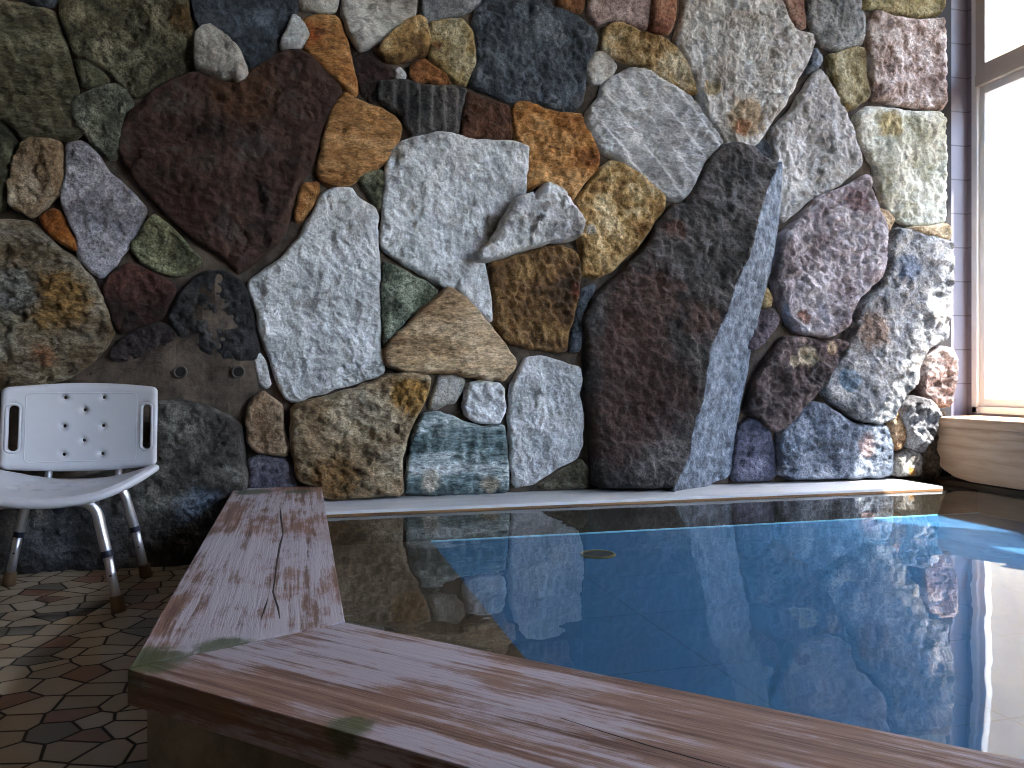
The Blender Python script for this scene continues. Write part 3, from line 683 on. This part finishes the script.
def wood_mat(name, axis_rot, cols, sc=1.0, rough=.6, weather=None, crack=.5, moss=None, stretch=26):
    t = NT(name)
    v = t.mapping(rot=axis_rot, scale=(1.0 / stretch, 1, 1))
    warp = t.noise(2.2 * sc, 3, .5, t.mapping(rot=axis_rot, scale=(.35, 1, 1)))
    vv = t.n('ShaderNodeVectorMath', operation='ADD'); t.l(v, vv.inputs[0])
    cb = t.n('ShaderNodeCombineXYZ'); t.l(t.math('MULTIPLY', warp, .035), cb.inputs[1]); t.l(t.math('MULTIPLY', warp, .03), cb.inputs[2]); t.l(cb.outputs[0], vv.inputs[1])
    g = t.noise(75 * sc, 6, .7, vv.outputs[0])
    col = t.ramp(g, [(.34, lin(cols[0])), (.5, lin(cols[1])), (.66, lin(cols[2]))])
    if weather:
        w = t.noise(5, 9, .72, t.mapping(rot=axis_rot, scale=(.4, 1, 1)))
        w2 = t.math('MULTIPLY_ADD', g, .45, t.math('MULTIPLY', w, .75))
        wf = t.ramp(w2, [(.585, (0, 0, 0, 1)), (.65, (1, 1, 1, 1))])
        wf = t.mix(.22, wf, (0, 0, 0, 1))
        col = t.mix(wf, col, lin(weather))
        r2 = t.ramp(t.noise(3.1, 6, .7, t.mapping(rot=axis_rot, scale=(.5, 1, 1), loc=(3, 2, 1))), [(.52, (0, 0, 0, 1)), (.66, (.75, .75, .75, 1))])
        col = t.mix(r2, col, lin(cols[3]))
    if moss:
        for (mx, my, mr) in moss:
            d = t.n('ShaderNodeVectorMath', operation='DISTANCE'); t.l(t.co, d.inputs[0]); d.inputs[1].default_value = (mx, my, .045)
            dd = t.math('MULTIPLY_ADD', t.noise(30, 6, .7), mr * 1.4, t.math('SUBTRACT', d.outputs['Value'], mr * .7))
            f = t.ramp(dd, [(mr * .7, (.85, .85, .85, 1)), (mr * 1.05, (0, 0, 0, 1))])
            col = t.mix(f, col, lin((52, 64, 34)))
    hb = t.ramp(g, [(.3, (0, 0, 0, 1)), (.6, (1, 1, 1, 1))])
    nm = t.bump(hb, .55 * crack * 2, .0025, t.bump(t.noise(90, 4), .15, .002))
    return t.base(col, rough, nm, .35)

W_C = [(74, 52, 42), (112, 86, 74), (134, 112, 102), (118, 74, 52)]
# left coping: local x runs along the plank (towards the wall)
def board(name, poly, mat, z0, z1, origin, rz, bev=.0015, parent=None):
    """poly in world xy; object origin at origin, rotated so local x is the grain"""
    cr, sr = math.cos(-rz), math.sin(-rz)
    loc = [((x - origin[0]) * cr - (y - origin[1]) * sr, (x - origin[0]) * sr + (y - origin[1]) * cr) for x, y in poly]
    me = prism(loc, z0 - origin[2], z1 - origin[2], bev)
    o = link(name, me, mat, parent); o.location = origin; o.rotation_euler = (0, 0, rz)
    return o
wm1 = wood_mat('weathered_board_pier', (0, 0, 0), W_C, rough=.62, weather=(158, 156, 166), moss=[(.02, -.02, .06), (.06, -.11, .04), (1.63, -.06, .07), (1.6, -.2, .05)])
wm2 = wood_mat('weathered_board_front', (0, 0, 0), W_C, rough=.62, weather=(150, 145, 155), moss=[(.0, .03, .05), (.36, .012, .03)])
G = .002
b1 = board('coping_board', [(P0[0] + G, P0[1] + G * 3), (P1[0], P1[1] + G * 2), (.065, .03), (-.221, .03)], wm1, ZP - TH, ZP, (-.214, -1.70, ZP - TH), math.pi / 2)
tag(b1, 'wide weathered wooden coping board running from the stone wall to the mitred corner', 'wooden board')
b2 = board('coping_board', [(P0[0], P0[1] - G), (E0[0], E0[1]), (E1[0], E1[1]), (P1[0], P1[1] - G)], wm2, ZP - TH, ZP, (-.214, -1.70, ZP - TH), -math.pi / 4)
tag(b2, 'weathered wooden coping board crossing the foreground in front of the water', 'wooden board')
b3 = board('coping_board', [(E0[0] + .004, E0[1]), (2.58, E0[1]), (2.58, E1[1]), (E1[0] + .004, E1[1])], wm2, ZP - TH, ZP, (E0[0], E0[1], ZP - TH), 0)
tag(b3, 'weathered wooden coping board parallel to the stone wall, beyond the picture edge', 'wooden board')
# long crack down the pier board (a real groove-like dark splinter line)
crack_m = plain('crack_dark', (26, 18, 16), .95)
def crack(pts, parent, z, w=.0022):
    P = []
    for i, (x, y) in enumerate(pts): P.append((x, y))
    vs = []; fs = []
    for i, (x, y) in enumerate(P):
        ww = w * (.25 if i in (0, len(P) - 1) else .6 + .7 * rnd.random())
        vs += [(x - ww, y, z), (x + ww, y, z), (x, y, z + .0004)]
    for i in range(len(P) - 1):
        a = i * 3; b = a + 3
        fs += [(a, a + 2, b + 2, b), (a + 2, a + 1, b + 1, b + 2)]
    o = link('crack', mesh(vs, fs), crack_m, None)
    o.parent = parent; o.matrix_parent_inverse = (Matrix.Translation(parent.location) @ Matrix.Rotation(parent.rotation_euler.z, 4, 'Z')).inverted()
    o['label'] = 'long dark crack in the board'
    return o
def on_plane(px, py, z):
    r = ray(px, py); k = (z - CAM[2]) / r[2]; return (CAM[0] + r[0] * k, CAM[1] + r[1] * k)
crack([on_plane(x, y, ZP) for x, y in [(280,506),(281,518),(283,534),(280,545),(277,562),(275,578),(273,592),(278,608),(280,619)]], b1, ZP + .0001)
crack([on_plane(x, y, ZP) for x, y in [(268,598),(265,608),(261,620)]], b1, ZP + .0001, .0015)
crack([on_plane(x, y, ZP) for x, y in [(560,718),(610,734),(650,746),(700,760),(730,768)]], b2, ZP + .0001, .0016)

# bath body
bath = empty('bath', (.9, -1.2, 0))
tag(bath, 'sunken blue tiled bath under the stone wall, boxed in with boards', 'bath')
def bl(lst): return [((a[0] - .9, a[1] + 1.2, a[2]), (b[0] - .9, b[1] + 1.2, b[2])) for a, b in lst]
panel_m = NT('bath_side_panel')
pc = panel_m.ramp(panel_m.noise(6, 8, .7), [(.35, lin((92, 84, 68))), (.65, lin((136, 128, 112)))])
panel_m.base(pc, .8, panel_m.bump(panel_m.noise(40, 5), .3, .004))
def wallpanel(name, a, b, th, z0, z1, mat):
    """vertical panel from a to b, thickness th to the right of a->b"""
    dx, dy = b[0] - a[0], b[1] - a[1]; Ln = math.hypot(dx, dy); nx, ny = dy / Ln * th, -dx / Ln * th
    poly = [(x - .9, y + 1.2) for x, y in (a, b, (b[0] + nx, b[1] + ny), (a[0] + nx, a[1] + ny))]
    return link(name, prism(poly, z0, z1), mat, bath)
i_ = .022
A0 = (P0[0] + i_, P0[1] + .006)
A1 = (E0[0] + i_ * .7 + .003, E0[1] + i_ * .7)
inw = plain('bath_inner_board', (84, 66, 46), .7, bump=.3)
wallpanel('side_panel', (A0[0], .03), A0, -.03, 0, ZP - TH, panel_m.m)
wallpanel('side_panel', A0, A1, -.03, 0, ZP - TH, panel_m.m)
wallpanel('side_panel', A1, (2.58, A1[1]), -.03, 0, ZP - TH, panel_m.m)
# inner lining under the copings
wallpanel('lining', (P1[0] - .006, -.0), (P1[0] - .006, P1[1]), .02, ZF - .02, ZP - TH, inw)
wallpanel('lining', (P1[0] - .006, P1[1]), (E1[0] - .006, E1[1]), .02, ZF - .02, ZP - TH, inw)
wallpanel('lining', E1, (2.57, E1[1]), .02, ZF - .02, ZP - TH, inw)

# blue tiled bath floor
bt = NT('bath_floor_tile')
bv = bt.mapping(loc=(-.406 + .9 + .0, 1.14 - 1.2 + .33, 0))
c, f = brick(bt, bv, .33, .33, lin((46, 80, 110)), lin((44, 77, 106)), lin((36, 62, 84)), .002)
bcol = bt.mix(bt.noise(3, 6, .6), c, bt.mix(.6, c, lin((56, 90, 116))))
bt.base(bcol, .9, None, 0)
inner = [(P1[0] - .02, -.0), (P1[0] - .02, P1[1] + .02), (E1[0], E1[1] + .02), (2.9, E1[1] + .02), (2.9, 0)]
link('bath_floor', prism([(x - .9, y + 1.2) for x, y in [(.406, -.225), (.406, -1.92), (E1[0] + .005, E1[1] + .005), (2.588, E1[1] + .005), (2.588, -.225)]], ZF - .05, ZF), bt.m, bath)
led_m = plain('underwater_shelf_stone', (50, 40, 28), .7, spec=.2)
link('shelf', prism([(x - .9, y + 1.2) for x, y in [(P1[0] - .02, -.225), (P1[0] - .02, P1[1]), (.406, -1.92), (.406, -.225)]], ZF - .05, ZF + .004), led_m, bath)
link('shelf', boxes(bl([((P1[0] - .02, -.225, ZF - .05), (2.588, .05, ZW - .004))])), led_m, bath)
nos = plain('lit_nosing', (120, 190, 214), .4)  # nosing strip, its lit edge painted in as pale colour
link('nosing', boxes(bl([((.406, -.231, ZF), (2.588, -.225, ZF + .004))])), nos, bath)['label'] = 'pale thin strip along the foot of the far bath wall'
# drain
dx, dy = on_plane(598, 555, ZF)
brass = plain('drain_brass', (120, 104, 62), .4, .8)
dr = link('drain', tube([(dx - .9 + .05 * math.cos(a), dy + 1.2 + .05 * math.sin(a), ZF + .002) for a in [2 * math.pi * k / 36 for k in range(36)]], .004, 8, closed=True), brass, bath, True)
dr['label'] = 'round brass drain in the blue bath floor'
link('drain_mouth', tube([(dx - .9, dy + 1.2, ZF - .01), (dx - .9, dy + 1.2, ZF + .002)], .047, 32), plain('drain_dark', (14, 16, 18), .8), dr)

# pale ledge between wall and water
ms = NT('pale_marble')
mc = ms.ramp(ms.noise(5, 8, .6, ms.mapping(scale=(.35, 1, 1)), 1.0), [(.3, lin((134, 138, 144))), (.5, lin((156, 160, 166))), (.62, lin((168, 170, 174)))])
ms.base(mc, .35, ms.bump(ms.noise(25, 4), .1, .003))
led = boxes([((.068, -.222, ZW - .002), (2.425, .06, .184))], .003)
lo = link('ledge', led, ms.m); tag(lo, 'long narrow pale ledge at the foot of the stone wall, just above the water', 'ledge')
edgem = wood_mat('ledge_wood_edge', (0, 0, 0), [(70, 46, 26), (110, 76, 42), (136, 100, 62), (100, 66, 34)])

link('front_edge', boxes([((.068, -.2255, ZW - .002), (2.42, -.2225, ZW + .0055))]), edgem, lo)['label'] = 'brown wooden front edge'

# water
wt = NT('water')
hN = wt.noise(5.0, 2, .4, wt.mapping(scale=(1, 1.5, 1)))
clear_mix(wt, 1.42, (.93, .975, .99, 1), wt.bump(hN, .06, .02), .0)
wo = link('water', prism([(P1[0] + .012, -.2), (P1[0] + .012, P1[1] - .005), (E1[0] + .01, E1[1] + .018), (2.596, E1[1] + .018), (2.596, -.2)], ZW - .0005, ZW), wt.m)
# a single surface: drop everything but the top face
bm = bmesh.new(); bm.from_mesh(wo.data)
for f_ in [f_ for f_ in bm.faces if f_.normal.z < .9]: bm.faces.remove(f_)
bm.to_mesh(wo.data); bm.free()
tag(wo, 'still clear water filling the bath, mirroring the stone wall', 'water')

# wooden curb under the window
cw = NT('curb_wood')
cv = cw.mapping(scale=(1, .10, 1))
wv = cw.n('ShaderNodeTexWave', wave_type='RINGS', rings_direction='Y'); cw.l(cw.mapping(scale=(1, .16, 1), loc=(.12, 0, -.05)), wv.inputs[0]); wv.inputs['Scale'].default_value = 13; wv.inputs['Distortion'].default_value = 6; wv.inputs['Detail'].default_value = 3; wv.inputs['Detail Scale'].default_value = 1.2
g1 = cw.noise(60, 6, .7, cv)
c0 = cw.ramp(wv.outputs['Color'], [(.0, lin((178, 142, 112))), (.3, lin((196, 162, 132))), (1, lin((202, 170, 140)))])
c1 = cw.mix(.35, c0, cw.ramp(g1, [(.35, lin((168, 132, 104))), (.65, lin((214, 186, 158)))]))
cw.base(c1, .55, cw.bump(g1, .25, .002), .3)
curb = empty('wooden_curb', (2.6, -1.2, ZW)); tag(curb, 'thick light wooden curb with a projecting lip under the window', 'wooden curb')
yA, yB = -2.56, .035
prof = [(yB, .405), (yB, .26), (yB - .06, .222), (yB - .12, .198), (yB - .2, .187), (yA, .186), (yA, .405)]
bm = bmesh.new()
fr_ = [bm.verts.new((0.0 if z > .3 else .012, y + 1.2, z - ZW)) for y, z in prof]; bk_ = [bm.verts.new((.26, y + 1.2, z - ZW)) for y, z in prof]
bm.faces.new(fr_); bm.faces.new(bk_[::-1])
for i in range(len(prof)): bm.faces.new((fr_[i], bk_[i], bk_[(i + 1) % len(prof)], fr_[(i + 1) % len(prof)]))
bmesh.ops.recalc_face_normals(bm, faces=bm.faces)
bmesh.ops.bevel(bm, geom=[e for e in bm.edges], offset=.004, segments=2, affect='EDGES')
me = bpy.data.meshes.new('m'); bm.to_mesh(me); bm.free()
link('body', me, cw.m, curb)
link('lip', boxes([((-.022, yA + 1.2, .405 - ZW), (.262, 1.2 + .03, .445 - ZW))], .005), cw.m, curb)
link('plinth', boxes([((.014, yA + 1.2, -.1), (.26, yB + 1.2 + .02, .012))]), inw, curb)  # base board, its dark colour stands in for the shaded gap under the curb

# ------------------------------------------------------------------ shower chair
chair = empty('shower_chair', (-.643, -.37, 0))
tag(chair, 'light grey plastic shower chair with aluminium legs in front of the dark boulder', 'chair')
CH = Vector((-.635, -.37, 0))
plast = NT('grey_plastic')
plast.base(lin((184, 186, 194)), .42, plast.bump(plast.noise(160, 3), .08, .001), .4)
alu = plain('brushed_aluminium', (190, 192, 198), .32, .85)
rub = plain('stained_rubber', (92, 70, 46), .8)
col_m = plain('blue_black_collar', (30, 36, 52), .5)

def rrect(w, h, r, n=8):
    out = []
    for cx, cy, a0 in ((w - r, h - r, 0), (-w + r, h - r, 90), (-w + r, -h + r, 180), (w - r, -h + r, 270)):
        for k in range(n + 1):
            a = math.radians(a0 + 90 * k / n); out.append((cx + r * math.cos(a), cy + r * math.sin(a)))
    return out
def circ(cx, cy, r, n=14): return [(cx + r * math.cos(2 * math.pi * k / n), cy + r * math.sin(2 * math.pi * k / n)) for k in range(n)]

def plate(outer, holes, step, thick, warp, round_=.006):
    """rounded-edge plate; warp(u,v,w)->xyz with w the offset through the thickness"""
    V, T = triangulate(outer, step, holes, 0.0); T = orient(V, T)
    d = edge_dist(V, outer)
    for h in holes: d = np.minimum(d, edge_dist(V, h) + .0)
    m = np.clip(d / round_, 0, 1); ins = thick / 2 - round_ * (1 - np.sqrt(np.clip(1 - (1 - m) ** 2, 0, 1)))
    ins = np.maximum(ins, .001)
    n = len(V)
    verts = [warp(V[i, 0], V[i, 1], ins[i]) for i in range(n)] + [warp(V[i, 0], V[i, 1], -ins[i]) for i in range(n)]
    faces = [tuple(t) for t in T.tolist()] + [(t[2] + n, t[1] + n, t[0] + n) for t in T.tolist()]
    faces += [(b, a, a + n, b + n) for a, b in boundary_edges(T)]
    return mesh(verts, faces)

# backrest: half width .205, half height .132
def back_outline():
    out = []
    for (u, v) in resample(rrect(.207, .130, .016, 5), .012):
        k = (u / .207) ** 2
        v = v * (1 - .07 * k) + (.006 * k if v < 0 else -.004 * k)
        out.append((u, v))
    return out
def warp_back(u, v, w):
    z = .461 + v
    y = .185 - .045 * (u / .207) ** 2 + .10 * v
    return (u + .017, y - w, z)
slots = [[(sx * .177 + a, b) for a, b in resample(rrect(.0125, .066, .0122, 5), .012)] for sx in (-1, 1)]
hol = [circ(u, v, .0055, 10) for u, v in [(-.052,.087),(.052,.087),(0,.050),(-.052,.003),(.052,.003),(0,-.040),(-.052,-.080),(.052,-.080)]]
bo = back_outline()
br = link('backrest', plate(bo, slots + hol, .009, .022, warp_back, .007), plast.m, chair, False)
for s_ in slots:
    cx = sum(p[0] for p in s_) / len(s_)
    big = [(cx + (p[0] - cx) * 1.3, p[1] * 1.05) for p in s_]
    link('grip_rim', tube([warp_back(u, v, .0105) for u, v in big], .0035, 8, closed=True), plast.m, br, True)
link('raised_border', tube([warp_back(u, v, .0105) for u, v in resample(rrect(.148, .100, .012, 4), .012)], .0016, 6, closed=True), plast.m, br, True)
# seat
def seat_outline():
    out = []
    for k in range(96):
        a = 2 * math.pi * k / 96; c_, s_ = math.cos(a), math.sin(a); p = 2 / 2.9
        out.append((.228 * abs(c_) ** p * (1 if c_ > 0 else -1), .185 * abs(s_) ** p * (1 if s_ > 0 else -1)))
    return out
def warp_seat(u, v, w):
    k = abs(u) / .228
    z = .312 + .056 * k ** 2.3 - .010 * max(0, -v / .185) ** 2
    return (u + .012, v + .0, z - .014 + w)
sh = [circ(u, v, .006, 10) for u in (-.1, -.05, 0, .05, .1) for v in (-.07, 0, .07) if not (abs(u) == .05 and v == 0)]
st = link('seat', plate(seat_outline(), sh, .011, .020, warp_seat, .008), plast.m, chair)
link('rim', tube([warp_seat(u * .985, v * .98, -.005) for u, v in seat_outline()], .010, 8, closed=True), plast.m, st, True)
for o_ in (br, st): o_.data.shade_smooth()
# frame under the seat
def R(p): return (p[0], p[1], p[2])
fr = link('seat_frame', tube(smooth_path([(-.13, -.15, .287), (.13, -.15, .287)], 3), .011, 12), alu, chair, True)
link('cross_tube', tube([(-.13, .17, .290), (.13, .17, .290)], .011, 12), alu, fr, True)
link('cross_tube', tube([(-.08, -.15, .287), (.09, .17, .290)], .010, 12), alu, fr, True)
link('cross_tube', tube([(.08, -.15, .286), (-.09, .17, .289)], .010, 12), alu, fr, True)
kb = link('knob', tube([(.03, -.13, .268), (.03, -.10, .268)], .016, 16), col_m, chair, True); kb['label'] = 'dark round clamp knob under the seat'
for sx in (-1, 1):
    link('back_support', tube(smooth_path([(sx * .095 + .012, .17, .290), (sx * .095 + .012, .195, .31), (sx * .095 + .014, .200, .36), (sx * .095 + .015, .205, .46)], 6), .010, 12), alu, chair, True)
def leg(sx, sy):
    yb = -.165 if sy < 0 else .17; yf = -.183 if sy < 0 else .190
    top = [(sx * .035, yb, .288), (sx * .085, yb, .288), (sx * .112, yb, .279), (sx * .130, yb - sy * 0, .255), (sx * .140, yb + (yf - yb) * .2, .215), (sx * .156, yb + (yf - yb) * .55, .15)]
    lg = link('leg', tube(smooth_path(top, 6), .0135, 16), alu, chair, True)
    a = Vector((sx * .153, yb + (yf - yb) * .5, .165)); b = Vector((sx * .184, yf, .012))
    link('leg_tube', tube([a, a.lerp(b, .5), b], .0118, 16), alu, lg, True)['label'] = 'sliding lower leg tube'
    c0 = Vector((sx * .1545, yb + (yf - yb) * .52, .157)); c1 = c0 + (b - a).normalized() * .014
    link('collar', tube([c0 - (b - a).normalized() * .002, c1], .0152, 16), col_m, lg)['label'] = 'blue black collar'
    d = (b - a).normalized(); f0 = b - d * .030
    link('rubber_foot', tube([f0, f0 + d * .004, b - d * .004, Vector((b.x + d.x * .01, b.y + d.y * .01, .001))], [.0145, .0155, .0175, .0185], 16), rub, lg, True)['label'] = 'brown stained rubber foot'
    link('pin', tube([a.lerp(b, .45) + Vector((0, -.0125, 0)), a.lerp(b, .45) + Vector((0, -.010, 0))], .003, 8), col_m, lg)
for sx in (-1, 1):
    for sy in (-1, 1): leg(sx, sy)

# ------------------------------------------------------------------ light
w = bpy.data.worlds.new('World'); bpy.context.scene.world = w; w.use_nodes = True
nt = w.node_tree; bg = nt.nodes['Background']
sky = nt.nodes.new('ShaderNodeTexSky'); sky.sky_type = 'NISHITA'; sky.sun_disc = False; sky.sun_elevation = math.radians(60); sky.sun_rotation = math.radians(90); sky.dust_density = 1.5; sky.ozone_density = 1.5
hs = nt.nodes.new('ShaderNodeHueSaturation'); hs.inputs['Saturation'].default_value = .85; nt.links.new(sky.outputs[0], hs.inputs['Color']); nt.links.new(hs.outputs[0], bg.inputs[0]); bg.inputs[1].default_value = 2.6

sun = bpy.data.lights.new('sun', 'SUN'); sun.energy = 14; sun.angle = math.radians(.5); sun.color = (1, .95, .88)
so = bpy.data.objects.new('sun', sun); C.objects.link(so)
sd = Vector((-.50, .48, -1)).normalized()
so.rotation_euler = sd.to_track_quat('-Z', 'Y').to_euler(); so.location = (6, -2, 8)

def portal(name, loc, size, rot):
    l = bpy.data.lights.new(name, 'AREA'); l.shape = 'RECTANGLE'; l.size, l.size_y = size; l.cycles.is_portal = True
    o = bpy.data.objects.new(name, l); C.objects.link(o); o.location = loc; o.rotation_euler = rot
#portal('portal_window', (WXO + .02, -1.2, 1.7), (2.6, 2.6), (0, math.radians(90), 0))
#portal('portal_rear', (-.1, -4.52, 1.65), (2.6, 1.3), (math.radians(90), 0, 0))

# ------------------------------------------------------------------ camera and view
cam = bpy.data.cameras.new('camera'); co = bpy.data.objects.new('camera', cam); C.objects.link(co)
cam.sensor_fit = 'HORIZONTAL'; cam.sensor_width = 36; cam.lens = 36 * F / 1024; cam.shift_y = -(384 - HOR) / 1024; cam.clip_start = .02
co.location = CAM; co.rotation_euler = (math.radians(90), 0, -YAW)
sc = bpy.context.scene; sc.camera = co
sc.view_settings.view_transform = 'Standard'; sc.view_settings.look = 'None'; sc.view_settings.gamma = 1; sc.view_settings.use_curve_mapping = False
sc.view_settings.exposure = 1.6
sc.cycles.use_denoising = True; sc.cycles.denoising_prefilter = 'ACCURATE'; sc.cycles.filter_width = 1.1
sc.cycles.max_bounces = 10; sc.cycles.diffuse_bounces = 6; sc.cycles.glossy_bounces = 4; sc.cycles.transparent_max_bounces = 16; sc.cycles.sample_clamp_indirect = 8
